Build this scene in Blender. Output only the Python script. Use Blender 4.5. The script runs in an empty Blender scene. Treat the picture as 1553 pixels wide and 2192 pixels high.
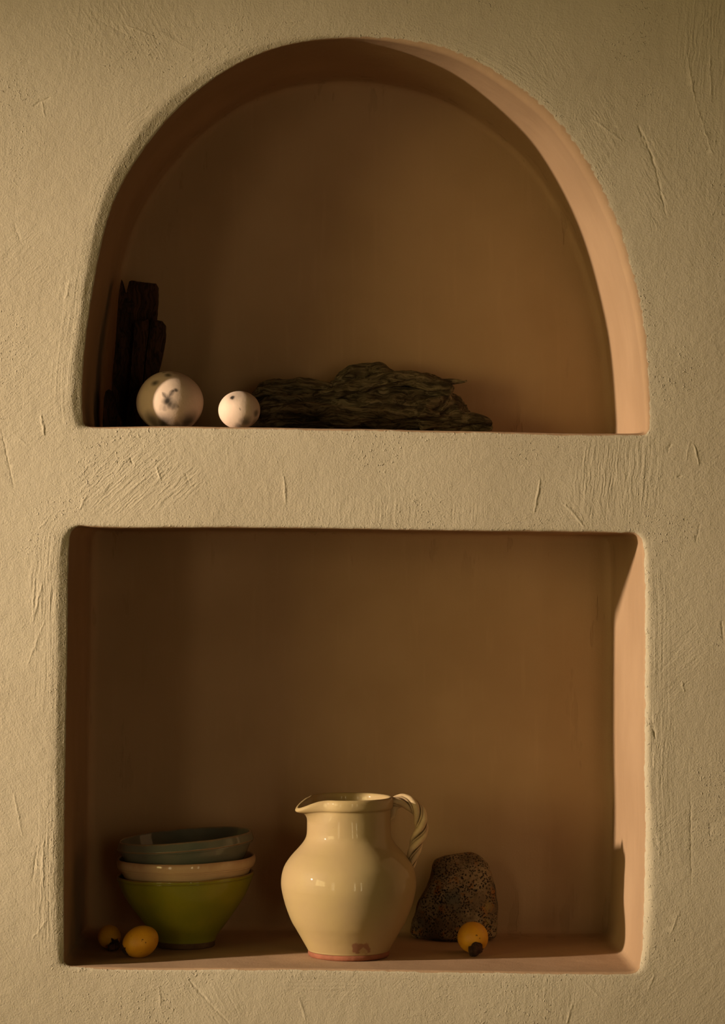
import bpy, bmesh, math, random
from mathutils import Vector, Matrix, Quaternion, noise
from mathutils.geometry import delaunay_2d_cdt
from math import sin, cos, pi, radians, exp, sqrt

random.seed(7)
C = bpy.context.scene.collection
S = 0.00065            # metres per photo pixel on the face of the wall
F = 6200.0             # focal length in photo pixels = distance of the camera in wall pixels
D = F * S
VX, VY = 640.0, 1100.0 # foot of the camera's axis on the wall
ZC = 1.30
DEPTH = 0.37

def wx(px): return (px - 776.5) * S
def wz(py): return ZC + (VY - py) * S
def at(px, py, y):
    """point of the room at distance y behind the wall face that is seen at photo pixel px, py"""
    k = 1 + y / D
    return Vector((wx(VX + (px - VX) * k), y, wz(VY + (py - VY) * k)))
def sm(a, b, x):
    t = min(1, max(0, (x - a) / (b - a))); return t * t * (3 - 2 * t)
def lerp(a, b, t): return a + (b - a) * t
def table(pts, x):
    if x <= pts[0][0]: return pts[0][1]
    for (x0, y0), (x1, y1) in zip(pts, pts[1:]):
        if x <= x1: return lerp(y0, y1, (x - x0) / (x1 - x0))
    return pts[-1][1]
def catmull(pts, n):
    out = []
    P = [pts[0]] + list(pts) + [pts[-1]]
    for i in range(1, len(P) - 2):
        for k in range(n):
            t = k / n
            out.append(tuple(0.5 * ((2 * b) + (c - a) * t + (2 * a - 5 * b + 4 * c - d) * t * t + (3 * b - a - 3 * c + d) * t ** 3)
                             for a, b, c, d in zip(P[i - 1], P[i], P[i + 1], P[i + 2])))
    out.append(tuple(pts[-1])); return out
def nz(x, y, z): return noise.noise(Vector((x, y, z)))

# ------------------------------------------------------------------ materials
class N:
    def __init__(s, name):
        s.m = bpy.data.materials.new(name); s.m.use_nodes = True
        s.t = s.m.node_tree; s.t.nodes.clear()
        s.out = s.t.nodes.new('ShaderNodeOutputMaterial'); s.b = s.t.nodes.new('ShaderNodeBsdfPrincipled')
        s.t.links.new(s.b.outputs[0], s.out.inputs[0])
    def put(s, sock, v):
        if v is None: return
        if isinstance(v, bpy.types.NodeSocket): s.t.links.new(v, sock)
        else:
            if hasattr(sock.default_value, '__len__') and len(sock.default_value) == 4 and len(v) == 3: v = (*v, 1)
            sock.default_value = v
    def math(s, op, a, b=0.0, c=None, clamp=False):
        n = s.t.nodes.new('ShaderNodeMath'); n.operation = op; n.use_clamp = clamp
        s.put(n.inputs[0], a); s.put(n.inputs[1], b)
        if c is not None: s.put(n.inputs[2], c)
        return n.outputs[0]
    def vec(s, op, a, b=None, out=0, scale=None):
        n = s.t.nodes.new('ShaderNodeVectorMath'); n.operation = op
        s.put(n.inputs[0], a)
        if b is not None: s.put(n.inputs[1], b)
        if scale is not None: s.put(n.inputs['Scale'], scale)
        return n.outputs[out]
    def coord(s, kind='Object'):
        return s.t.nodes.new('ShaderNodeTexCoord').outputs[kind]
    def map(s, v, scale=(1, 1, 1), rot=(0, 0, 0), loc=(0, 0, 0)):
        n = s.t.nodes.new('ShaderNodeMapping'); s.put(n.inputs[0], v)
        n.inputs['Scale'].default_value = scale; n.inputs['Rotation'].default_value = rot; n.inputs['Location'].default_value = loc
        return n.outputs[0]
    def noise(s, v, scale, detail=2, rough=.5, dist=0):
        n = s.t.nodes.new('ShaderNodeTexNoise'); s.put(n.inputs['Vector'], v)
        n.inputs['Scale'].default_value = scale; n.inputs['Detail'].default_value = detail
        n.inputs['Roughness'].default_value = rough; n.inputs['Distortion'].default_value = dist
        return n.outputs['Fac']
    def voro(s, v, scale, feature='F1', out='Distance', rnd=1):
        n = s.t.nodes.new('ShaderNodeTexVoronoi'); n.feature = feature; s.put(n.inputs['Vector'], v)
        n.inputs['Scale'].default_value = scale; n.inputs['Randomness'].default_value = rnd
        return n.outputs[out]
    def rng(s, v, a, b, c=0., d=1., smooth=True):
        n = s.t.nodes.new('ShaderNodeMapRange'); n.interpolation_type = 'SMOOTHSTEP' if smooth else 'LINEAR'
        s.put(n.inputs[0], v); n.inputs[1].default_value = a; n.inputs[2].default_value = b
        n.inputs[3].default_value = c; n.inputs[4].default_value = d
        return n.outputs[0]
    def mix(s, f, a, b):
        n = s.t.nodes.new('ShaderNodeMix'); n.data_type = 'RGBA'
        s.put(n.inputs[0], f); s.put(n.inputs[6], a); s.put(n.inputs[7], b)
        return n.outputs[2]
    def attr(s, name, out='Fac'):
        n = s.t.nodes.new('ShaderNodeAttribute'); n.attribute_name = name; return n.outputs[out]
    def xyz(s, v):
        n = s.t.nodes.new('ShaderNodeSeparateXYZ'); s.put(n.inputs[0], v); return n.outputs
    def bump(s, h, dist, strength=1., normal=None):
        n = s.t.nodes.new('ShaderNodeBump'); s.put(n.inputs['Height'], h)
        n.inputs['Distance'].default_value = dist; n.inputs['Strength'].default_value = strength
        if normal is not None: s.put(n.inputs['Normal'], normal)
        return n.outputs[0]
    def seg(s, p, a, b, w):
        """1 on the line a-b (world metres), falling to 0 at distance w"""
        a = Vector(a); b = Vector(b); ba = b - a
        pa = s.vec('SUBTRACT', p, tuple(a))
        h = s.math('MULTIPLY', s.vec('DOT_PRODUCT', pa, tuple(ba), out=1), 1 / ba.length_squared, clamp=True)
        q = s.vec('SCALE', tuple(ba), scale=h)
        d = s.vec('LENGTH', s.vec('SUBTRACT', pa, q), out=1)
        taper = s.math('MULTIPLY', s.math('SINE', s.math('MULTIPLY', s.math('ADD', s.math('MULTIPLY', h, .9), .05), pi)), w)
        return s.math('SUBTRACT', 1.0, s.math('DIVIDE', d, taper), clamp=True)
    def done(s, color, rough=.9, spec=.2, normal=None, coat=None, coat_rough=.06, coat_ior=1.4):
        s.put(s.b.inputs['Base Color'], color); s.put(s.b.inputs['Roughness'], rough)
        s.put(s.b.inputs['Specular IOR Level'], spec)
        if normal is not None: s.put(s.b.inputs['Normal'], normal)
        if coat is not None:
            s.put(s.b.inputs['Coat Weight'], coat); s.b.inputs['Coat Roughness'].default_value = coat_rough; s.b.inputs['Coat IOR'].default_value = coat_ior
        return s.m


def mat_wall(mode):
    """mode: 'front' cream plaster, 'lip' where cream meets terracotta, 'lining' terracotta of the niches"""
    m = N({'front': 'limewashed_plaster', 'lip': 'plaster_edge', 'lining': 'terracotta_limewash'}[mode]); p = m.coord()
    if mode != 'lining':
        c1 = m.mix(m.rng(m.noise(p, 3.2, 3, .55), .3, .7), CREAM_A, CREAM_B)
        c1 = m.mix(m.rng(m.noise(p, 24, 3), .55, .8, 0, .25), c1, tuple(v * 1.12 for v in CREAM_B))
        grain = m.math('MULTIPLY', m.math('SUBTRACT', m.noise(p, 400, 2, .6), .5), .00060)
        mid = m.math('MULTIPLY', m.math('SUBTRACT', m.noise(p, 70, 3, .55), .5), .0010)
        h = m.math('ADD', grain, mid)
        fl = m.rng(m.noise(p, 200, 2, .6), .60, .74)
        if mode == 'front':
            edge = m.attr('edge')
            warp = m.vec('ADD', p, m.vec('SCALE', m.vec('SUBTRACT', m.colnoise(p, 45), (.5, .5, .5)), scale=.007))
            for i, (rot, sc, amp) in enumerate(((.75, (24, 1, 270), .00040), (-1.05, (22, 1, 240), .00036), (1.5, (22, 1, 250), .00042))):
                st = m.noise(m.map(m.map(warp, (1, 1, 1), (0, rot, 0)), sc, (0, 0, 0), (3 * i, 2 * i, i)), 1, 2)
                h = m.math('ADD', h, m.math('MULTIPLY', m.math('MULTIPLY', m.rng(st, .35, .68), m.attr('stroke%d' % i)), amp))
            # ridges that follow the mouth of the niches
            ev = m.t.nodes.new('ShaderNodeCombineXYZ'); xs = m.xyz(p)
            m.put(ev.inputs[0], m.math('MULTIPLY', edge, 260)); m.put(ev.inputs[1], m.math('MULTIPLY', xs[0], 9)); m.put(ev.inputs[2], m.math('MULTIPLY', xs[2], 9))
            h = m.math('ADD', h, m.math('MULTIPLY', m.math('MULTIPLY', m.noise(ev.outputs[0], 1, 2), m.attr('ridge')), .0009))
            h = m.math('ADD', h, m.math('MULTIPLY', m.math('MULTIPLY', fl, m.attr('fleck')), .0009))
        else: h = m.math('ADD', h, m.math('MULTIPLY', fl, .0007))
    if mode != 'front':
        streak = m.noise(m.map(p, (90, 90, 9)), 1, 2)
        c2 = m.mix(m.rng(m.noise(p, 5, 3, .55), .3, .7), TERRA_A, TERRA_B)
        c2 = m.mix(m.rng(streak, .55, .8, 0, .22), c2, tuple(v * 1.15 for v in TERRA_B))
        hin = m.math('MULTIPLY', m.math('SUBTRACT', m.noise(p, 330, 2, .6), .5), .00028)
        hin = m.math('ADD', hin, m.math('MULTIPLY', m.math('SUBTRACT', streak, .5), .0002))
        if mode == 'lining':
            hin = m.math('ADD', hin, m.math('MULTIPLY', m.math('SUBTRACT', m.noise(p, 14, 2), .5), .0024))
            cr = m.math('MULTIPLY', m.rng(m.noise(m.map(p, (38, 38, 7), (0, .12, 0)), 1, 4, .6), .60, .64), m.attr('crack'))
            hin = m.math('ADD', hin, m.math('MULTIPLY', cr, -.0006))
            c2 = m.mix(m.math('MULTIPLY', cr, .18), c2, (.16, .10, .05))
    if mode == 'front': col = c1
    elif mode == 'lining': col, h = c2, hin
    else:
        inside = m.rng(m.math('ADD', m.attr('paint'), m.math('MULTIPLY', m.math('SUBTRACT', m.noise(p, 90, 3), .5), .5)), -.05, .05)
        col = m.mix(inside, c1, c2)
        h = m.math('ADD', m.math('MULTIPLY', h, m.math('SUBTRACT', 1.0, inside)), m.math('MULTIPLY', hin, inside))
    return m.done(col, .95, .1, m.bump(h, 1.0))
CREAM_A = (.42, .352, .245); CREAM_B = (.465, .396, .282)
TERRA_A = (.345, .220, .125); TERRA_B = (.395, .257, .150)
def colnoise(s, v, scale):
    n = s.t.nodes.new('ShaderNodeTexNoise'); s.put(n.inputs['Vector'], v)
    n.inputs['Scale'].default_value = scale; n.inputs['Detail'].default_value = 2
    return n.outputs['Color']
N.colnoise = colnoise
# x0, y0, x1, y1 in photo pixels, half width, depth (- is cut in, + is a ridge)
GOUGES = [(72, 226, 108, 208, 5, -.0016), (90, 220, 96, 250, 4, .0012), (270, 55, 330, 78, 4, .0012), (195, 35, 300, 90, 3, -.0008),
          (330, 76, 338, 96, 3, -.001), (345, 70, 420, 115, 2.5, .0007), (215, 10, 160, 12, 4, -.0008),
          (1368, 270, 1405, 360, 8, -.0016), (1376, 290, 1395, 340, 4, .0016), (1405, 365, 1427, 460, 6, -.0012),
          (1470, 110, 1490, 220, 3, .0012), (1490, 220, 1530, 340, 3, .0010), (1270, 255, 1330, 300, 6, .001),
          (1479, 1700, 1481, 1895, 3, -.0010), (1393, 1520, 1404, 1580, 5, -.0018), (1396, 1580, 1399, 1640, 4, -.0012),
          (1400, 1775, 1408, 1812, 5, -.0014), (1398, 1775, 1400, 1850, 5, -.0010), (1435, 2005, 1455, 1950, 4, .0009),
          (1388, 2120, 1402, 2085, 5, .0009), (1215, 2190, 1225, 2150, 6, .0012), (1522, 1795, 1520, 1760, 3, -.0008),
          (608, 1020, 612, 1075, 7, .0012), (1145, 1095, 1157, 1028, 6, .0014), (1212, 1080, 1252, 1128, 7, .0014),
          (2, 915, 30, 1045, 3, -.0011), (30, 930, 60, 955, 3, .0008), (220, 1100, 310, 1025, 6, .0014), (170, 1092, 185, 1060, 5, .0012),
          (205, 1065, 265, 1005, 5, .0010), (335, 1000, 345, 1030, 5, .0014), (395, 1010, 408, 1040, 3, -.001), (88, 890, 95, 930, 7, .0018),
          (280, 980, 284, 992, 4, -.0016), (1487, 952, 1497, 995, 3.5, .0014), (1470, 985, 1478, 940, 3, .0008), (1452, 1019, 1460, 1020, 4, -.0018),
          (1430, 968, 1438, 946, 4, -.001), (70, 1880, 80, 1810, 4, -.0013), (92, 1900, 93, 1800, 5, .0012), (100, 1925, 120, 1945, 3, -.001),
          (70, 2010, 100, 1970, 4, .0008), (405, 2098, 450, 2150, 6, -.0014), (450, 2150, 490, 2190, 6, -.0012), (340, 2110, 345, 2160, 5, .001),
          (90, 1250, 70, 1330, 6, .0012), (75, 1240, 70, 1320, 4, .0012), (85, 1130, 100, 1115, 4, .001), (60, 1420, 95, 1330, 4, .0009),
          (30, 1700, 48, 1790, 5, .0009), (1500, 1120, 1490, 1160, 4, -.001), (1545, 1330, 1550, 1370, 5, -.0012), (1460, 1460, 1466, 1480, 5, .0012),
          (1400, 1460, 1480, 1355, 3, -.0007), (1250, 2100, 1290, 2140, 5, .0007), (420, 2090, 470, 2085, 4, -.001), (640, 2135, 655, 2185, 5, .0009),
          (30, 480, 45, 520, 4, -.0008), (150, 600, 140, 640, 3, .001), (1340, 110, 1400, 60, 5, .0009), (1500, 60, 1540, 20, 5, .0010), (1520, 120, 1525, 220, 4, .0010)]

# patches of trowel strokes: layer (0 rising, 1 falling, 2 upright), centre and radii in photo pixels, weight
STROKES = [(0, 290, 1030, 150, 80, 1.0), (0, 330, 940, 90, 40, .5), (0, 315, 330, 50, 130, .7), (0, 500, 130, 120, 50, .5), (0, 1440, 1400, 90, 120, .35), (0, 60, 560, 70, 90, .4),
           (2, 1310, 1010, 110, 115, 1.0), (2, 95, 1260, 45, 95, .9), (2, 105, 1880, 42, 130, .9), (2, 1510, 90, 80, 150, .7), (2, 1010, 1100, 60, 40, .45), (2, 1410, 1600, 30, 150, .7), (2, 800, 1095, 110, 40, .5), (2, 1150, 2130, 120, 60, .35),
           (1, 280, 60, 170, 75, .6), (1, 1280, 320, 60, 120, .8), (1, 1400, 390, 45, 130, .7), (1, 1160, 130, 90, 60, .6), (1, 450, 2140, 80, 60, .6), (1, 1250, 1100, 80, 45, .6), (1, 1500, 420, 60, 200, .4), (1, 60, 1600, 80, 120, .3)]
def mat_stain_ball(name, base, spots, lines, dark=(.03, .022, .016)):
    m = N(name); p = m.coord()
    w = m.vec('ADD', p, m.vec('SCALE', m.vec('SUBTRACT', m.colnoise(p, 55), (.5, .5, .5)), scale=.007))
    f = None
    for c, r, a in spots:
        d = m.vec('LENGTH', m.vec('SUBTRACT', w, c), out=1)
        q = m.math('MULTIPLY', m.rng(d, r, .0015), a)
        f = q if f is None else m.math('MAXIMUM', f, q)
    for a, b, wd, k in lines:
        q = m.math('MULTIPLY', m.seg(w, a, b, wd), k)
        q = m.math('POWER', q, .8)
        f = q if f is None else m.math('MAXIMUM', f, q)
    base_c = m.mix(m.rng(m.noise(p, 22, 4), .3, .75), base, tuple(x * .86 for x in base))
    speck = m.math('MULTIPLY', m.rng(m.noise(p, 260, 2), .70, .76), m.rng(m.noise(p, 30, 2), .52, .66))
    base_c = m.mix(m.math('MULTIPLY', speck, .5), base_c, (.22, .15, .10))
    col = m.mix(m.math('MINIMUM', f, 1.0), base_c, dark)
    h = m.math('ADD', m.math('MULTIPLY', m.noise(p, 400, 2), .00025), m.math('MULTIPLY', m.noise(p, 45, 3), .0012))
    return m.done(col, .75, .2, m.bump(h, 1.0, .8))

def mat_driftwood(name, along, c0, c1, c2, amp=.003):
    m = N(name); p = m.coord()
    w = m.vec('ADD', p, m.vec('SCALE', m.vec('SUBTRACT', m.colnoise(p, 22), (.5, .5, .5)), scale=.03))
    sc = {'x': (9, 95, 95), 'z': (120, 120, 7)}[along]
    g = m.noise(m.map(w, sc), 1, 5, .6)
    g2 = m.noise(m.map(w, tuple(v * 3.2 for v in sc)), 1, 3, .6)
    col = m.mix(m.rng(g, .36, .62), c0, c1)
    col = m.mix(m.rng(m.noise(p, 26, 3), .5, .72, 0, .7), col, c2)
    col = m.mix(m.rng(g2, .52, .40, 0, .65), col, tuple(v * .25 for v in c0))
    h = m.math('ADD', m.math('MULTIPLY', m.rng(g, .3, .6), amp), m.math('MULTIPLY', g2, amp * .45))
    return m.done(col, .9, .15, m.bump(h, 1.0))

def mat_stone():
    m = N('pitted_stone'); p = m.coord()
    w = m.vec('ADD', p, m.vec('SCALE', m.vec('SUBTRACT', m.colnoise(p, 120), (.5, .5, .5)), scale=.006))
    pit = m.rng(m.voro(w, 330), .46, .22)
    pit = m.math('MULTIPLY', pit, m.rng(m.noise(p, 45, 3), .34, .52))
    pit2 = m.math('MULTIPLY', m.rng(m.voro(w, 200), .38, .20), m.rng(m.noise(p, 30, 2), .44, .56))
    pit = m.math('MAXIMUM', pit, pit2)
    col = m.mix(m.rng(m.noise(p, 26, 4), .38, .62), (.15, .10, .055), (.27, .19, .105))
    col = m.mix(m.rng(m.noise(p, 38, 4, .65), .52, .66), col, (.27, .11, .03))
    col = m.mix(m.rng(m.noise(p, 17, 3), .56, .68), col, (.27, .18, .055))
    col = m.mix(m.rng(m.noise(p, 20, 4), .40, .30), col, (.115, .10, .07))
    col = m.mix(pit, col, (.02, .014, .01))
    h = m.math('ADD', m.math('MULTIPLY', pit, -.0022), m.math('MULTIPLY', m.noise(p, 90, 4), .003))
    return m.done(col, .9, .2, m.bump(h, 1.0))

def mat_pitcher():
    m = N('cream_glaze'); p = m.coord(); x, y, z = m.xyz(p)
    col = m.mix(m.rng(m.noise(p, 11, 4, .55), .3, .72), (.385, .278, .122), (.36, .25, .125))
    # colour turns greenish in soft patches on the front of the belly and neck
    d = m.vec('LENGTH', m.vec('MULTIPLY', m.vec('SUBTRACT', p, (.034, -.09, .112)), (1, .8, .62)), out=1)
    d = m.math('ADD', d, m.math('MULTIPLY', m.math('SUBTRACT', m.noise(p, 28, 3), .5), .03))
    col = m.mix(m.rng(d, .052, .008, 0, .3), col, (.30, .245, .12))
    d2 = m.vec('LENGTH', m.vec('SUBTRACT', p, (.035, -.06, .185)), out=1)
    col = m.mix(m.rng(d2, .05, .01, 0, .2), col, (.30, .25, .12))
    col = m.mix(m.rng(m.noise(p, 330, 2), .72, .78, 0, .5), col, (.30, .18, .08))
    # bare brown patch where the glaze missed above the foot
    dx = m.math('SUBTRACT', x, .0165); nn = m.math('MULTIPLY', m.math('SUBTRACT', m.noise(p, 160, 3), .5), .010)
    s1 = m.rng(m.math('ADD', m.math('ABSOLUTE', dx), nn), .0135, .011)
    s2 = m.rng(m.math('ADD', m.math('ABSOLUTE', m.math('SUBTRACT', z, .0195)), m.math('MULTIPLY', nn, 1.2)), .0085, .005)
    s3 = m.rng(y, -.02, -.03)
    st = m.math('MULTIPLY', m.math('MULTIPLY', s1, s2), s3)
    hole = m.rng(m.math('ADD', m.math('ABSOLUTE', m.math('SUBTRACT', dx, .003)), m.math('ABSOLUTE', m.math('SUBTRACT', z, .015))), .005, .008, .25, .85)
    col = m.mix(m.math('MULTIPLY', st, hole), col, (.21, .085, .05))
    h = m.math('ADD', m.math('MULTIPLY', m.noise(m.map(p, (5, 5, 55)), 1, 2), .0011), m.math('MULTIPLY', m.noise(p, 28, 2), .0012))
    return m.done(col, .55, .12, m.bump(h, 1.0, .6), .38, .03, 1.45)

def mat_glaze(name, base, dark, rimcol, rim_z, band=.01, coat=.6, rough=.06, drips=True):
    m = N(name); p = m.coord(); x, y, z = m.xyz(p)
    col = m.mix(m.rng(m.noise(p, 16, 4, .55), .32, .7), base, dark)
    rz = m.math('SUBTRACT', z, m.attr('rimz')) if False else m.attr('rim')
    n1 = m.math('MULTIPLY', m.math('SUBTRACT', m.noise(m.map(p, (1, 1, .4)), 42, 4, .6), .5), 1.6)
    f = m.rng(m.math('ADD', rz, m.math('MULTIPLY', n1, .55)), .45, .95, 0, .85)
    col = m.mix(f, col, rimcol)
    col = m.mix(m.rng(m.attr('groove'), .3, .8, 0, .7), col, tuple(v * .45 for v in rimcol))
    h = m.math('ADD', m.math('MULTIPLY', m.noise(m.map(p, (6, 6, 70)), 1, 2), .0008), m.math('MULTIPLY', m.noise(p, 35, 2), .0010))
    return m.done(col, .5, .15, m.bump(h, 1.0, .6), coat, rough, 1.45)

def mat_plain(name, col, col2, scale, rough=.8, amp=.0006, hs=120, spec=.2):
    m = N(name); p = m.coord()
    c = m.mix(m.rng(m.noise(p, scale, 4, .6), .32, .7), col, col2)
    return m.done(c, rough, spec, m.bump(m.math('MULTIPLY', m.noise(p, hs, 3), amp), 1.0))

def mat_loquat():
    m = N('loquat_skin'); p = m.coord()
    c = m.mix(m.rng(m.noise(p, 45, 3), .3, .7), (.56, .25, .014), (.64, .31, .018))
    c = m.mix(m.rng(m.noise(p, 60, 4, .65), .60, .72, 0, .55), c, (.45, .15, .012))
    c = m.mix(m.rng(m.noise(p, 130, 2), .71, .75, 0, .85), c, (.06, .025, .01))
    return m.done(c, .48, .3, m.bump(m.math('MULTIPLY', m.noise(p, 500, 2), .00015), 1.0))

# ------------------------------------------------------------------ objects
def link(name, bm, mat, parent=None, smooth=True, angle=None):
    bmesh.ops.recalc_face_normals(bm, faces=bm.faces)
    me = bpy.data.meshes.new(name); bm.to_mesh(me); bm.free()
    for f in me.polygons: f.use_smooth = smooth
    if angle is not None: me.set_sharp_from_angle(angle=radians(angle))
    o = bpy.data.objects.new(name, me); C.objects.link(o)
    me.materials.append(mat)
    if parent is not None: o.parent = parent
    return o
def thing(name, label, cat, loc=(0, 0, 0), rot=(0, 0, 0), group=None):
    o = bpy.data.objects.new(name, None); C.objects.link(o); o.empty_display_size = .03
    o.location = loc; o.rotation_euler = rot; o['label'] = label; o['category'] = cat
    if group: o['group'] = group
    return o
def tag(o, label, cat, group=None):
    o['label'] = label; o['category'] = cat
    if group: o['group'] = group
    return o

# ------------------------------------------------------------------ wall with the two niches
# outlines in photo pixels: x, y, lip radius, where along the lip the cream ends (0 front .. 1 inside)
UP = [(178, 906, 20, .95), (175, 860, 24, 1), (176, 805, 24, 1), (181, 740, 22, 1), (190, 677, 20, 1), (198, 623, 22, 1), (219, 511, 24, 1), (246, 420, 26, 1), (298, 330, 28, 1),
      (370, 240, 28, 1), (447, 173, 22, 1), (515, 131, 18, .95), (605, 96, 14, .9), (690, 82, 12, .75), (760, 78, 12, .6), (830, 80, 14, .4), (916, 91, 18, .25),
      (994, 115, 20, .2), (1072, 158, 22, .15), (1139, 205, 24, .15), (1188, 248, 24, .15), (1251, 331, 24, .12), (1290, 399, 24, .12), (1324, 476, 24, .12), (1353, 573, 22, .12),
      (1377, 670, 20, .12), (1385, 743, 18, .12), (1390, 816, 16, .15), (1392, 880, 14, .2), (1391, 912, 12, .2), (1387, 924, 11, .3), (1378, 930, 10, .4),
      (1333, 932, 9, .4), (1188, 931, 9, .4), (1042, 927, 9, .4), (900, 925, 9, .4), (800, 922, 9, .4), (700, 921, 9, .4), (600, 919, 9, .4), (470, 918, 9, .4), (380, 915, 9, .4), (300, 917, 9, .4), (215, 917, 9, .5), (188, 914, 12, .7)]
LO = [(137, 2060, 16, .9), (137, 1980, 18, 1), (137, 1880, 18, 1), (139, 1700, 20, 1), (141, 1550, 22, 1), (144, 1400, 22, 1), (145, 1250, 22, 1), (148, 1165, 20, .95), (152, 1140, 14, .9), (162, 1128, 10, .7),
      (176, 1124, 9, .5), (217, 1128, 9, .5), (287, 1129, 8, .5), (400, 1128, 8, .5), (550, 1129, 8, .5), (700, 1130, 8, .5), (850, 1133, 8, .5), (1000, 1135, 8, .5), (1187, 1137, 9, .5), (1275, 1138, 9, .5), (1345, 1139, 9, .5),
      (1363, 1142, 10, .5), (1374, 1153, 12, .5), (1380, 1180, 14, .55), (1383, 1304, 16, .6), (1382, 1479, 16, .65), (1381, 1654, 16, .7), (1384, 1760, 18, .75), (1383, 1859, 22, .75), (1380, 1973, 22, .75),
      (1376, 2041, 18, .7), (1372, 2068, 14, .6), (1362, 2081, 10, .5), (1330, 2085, 9, .4), (1200, 2085, 9, .4), (1050, 2083, 9, .4), (900, 2081, 9, .4), (700, 2078, 9, .4), (550, 2077, 9, .4), (440, 2076, 9, .4), (320, 2077, 9, .4), (200, 2073, 9, .5), (150, 2070, 10, .7)]
def relief(x, z):
    return .0017 * nz(x * 3.1, 3.3, z * 3.1) + .0007 * nz(x * 9, 8.1, z * 9) + .0003 * nz(x * 27, 1.7, z * 27)
def gouge_list():
    out = []
    for ax, ay, bx, by, w, amp in GOUGES:
        w *= .72
        if (bx - ax) * (by - ay) < 0 and abs(bx - ax) > 40: amp *= .5
        out.append((ax, ay, bx, by, w, amp, min(ax, bx) - w - 6, max(ax, bx) + w + 6, min(ay, by) - w - 6, max(ay, by) + w + 6))
    return out
GL = gouge_list()
def gouge(px, py, pad=0.):
    """depth of the gouges and ridges at a wall pixel; with pad, whether one is near"""
    h = 0.
    for ax, ay, bx, by, w, amp, x0, x1, y0, y1 in GL:
        if x0 <= px <= x1 and y0 <= py <= y1:
            qx = px + 2.2 * nz(px * .09, py * .09, ax); qy = py + 2.2 * nz(px * .09, py * .09, ay + 3)
            dx, dy = bx - ax, by - ay
            t = min(1, max(0, ((qx - ax) * dx + (qy - ay) * dy) / (dx * dx + dy * dy)))
            d = math.hypot(qx - ax - t * dx, qy - ay - t * dy)
            if pad:
                if d < w + pad: return True
                continue
            ww = w * (.35 + .65 * sin(pi * (.05 + .9 * t))) * (1 + .4 * nz(px * .13, py * .13, 2))
            q = max(0, 1 - d / ww)
            h += amp * .55 * q * q * (3 - 2 * q) * (1 + .5 * nz(px * .16, py * .16, 5))
    return False if pad else h
def outline(raw, seed):
    pts = catmull(raw + [raw[0]], 24)[:-1]
    # even spacing
    L = [0]
    for a, b in zip(pts, pts[1:] + pts[:1]): L.append(L[-1] + math.hypot(a[0] - b[0], a[1] - b[1]))
    n = int(L[-1] / 6.5); res = []; j = 0; P = pts + [pts[0]]
    for i in range(n):
        s = L[-1] * i / n
        while L[j + 1] < s: j += 1
        t = (s - L[j]) / max(1e-6, L[j + 1] - L[j])
        res.append([lerp(a, b, t) for a, b in zip(P[j], P[j + 1])])
    # even out the run of the line, keeping the corners
    def ang(i, k=5):
        a, b, c = res[i - k], res[i], res[(i + k) % n]
        t = math.atan2(c[1] - b[1], c[0] - b[0]) - math.atan2(b[1] - a[1], b[0] - a[0])
        return abs((t + pi) % (2 * pi) - pi)
    corner = [ang(i) > .38 for i in range(n)]
    free = [not any(corner[(i + k) % n] for k in range(-3, 4)) for i in range(n)]
    for it in range(90):
        new = [list(q) for q in res]
        for i in range(n):
            if free[i]:
                a, b = res[i - 1], res[(i + 1) % n]
                new[i][0] = .5 * res[i][0] + .25 * (a[0] + b[0]); new[i][1] = .5 * res[i][1] + .25 * (a[1] + b[1])
        res = new
    out = []
    for i in range(n):
        a, b = res[i - 2], res[(i + 2) % n]
        tx, ty = b[0] - a[0], b[1] - a[1]; l = math.hypot(tx, ty)
        nx, ny = ty / l, -tx / l                     # outward for this winding (checked below)
        out.append((res[i], nx, ny))
    cx = sum(r[0] for r in res) / n; cy = sum(r[1] for r in res) / n
    sgn = 1 if sum((o[0][0] - cx) * o[1] + (o[0][1] - cy) * o[2] for o in out) > 0 else -1
    fin = []
    for (x, y, r, b), nx, ny in out:
        nx *= sgn; ny *= sgn
        j = .5 * nz(x * .008, y * .008, seed)
        r = r * (1 + .10 * nz(x * .004, y * .004, seed + 9))
        o = r * (1 - sin(b * pi / 2)) - j
        fin.append((x - nx * o, y - ny * o, nx, ny, r, b))
    return fin
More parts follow.
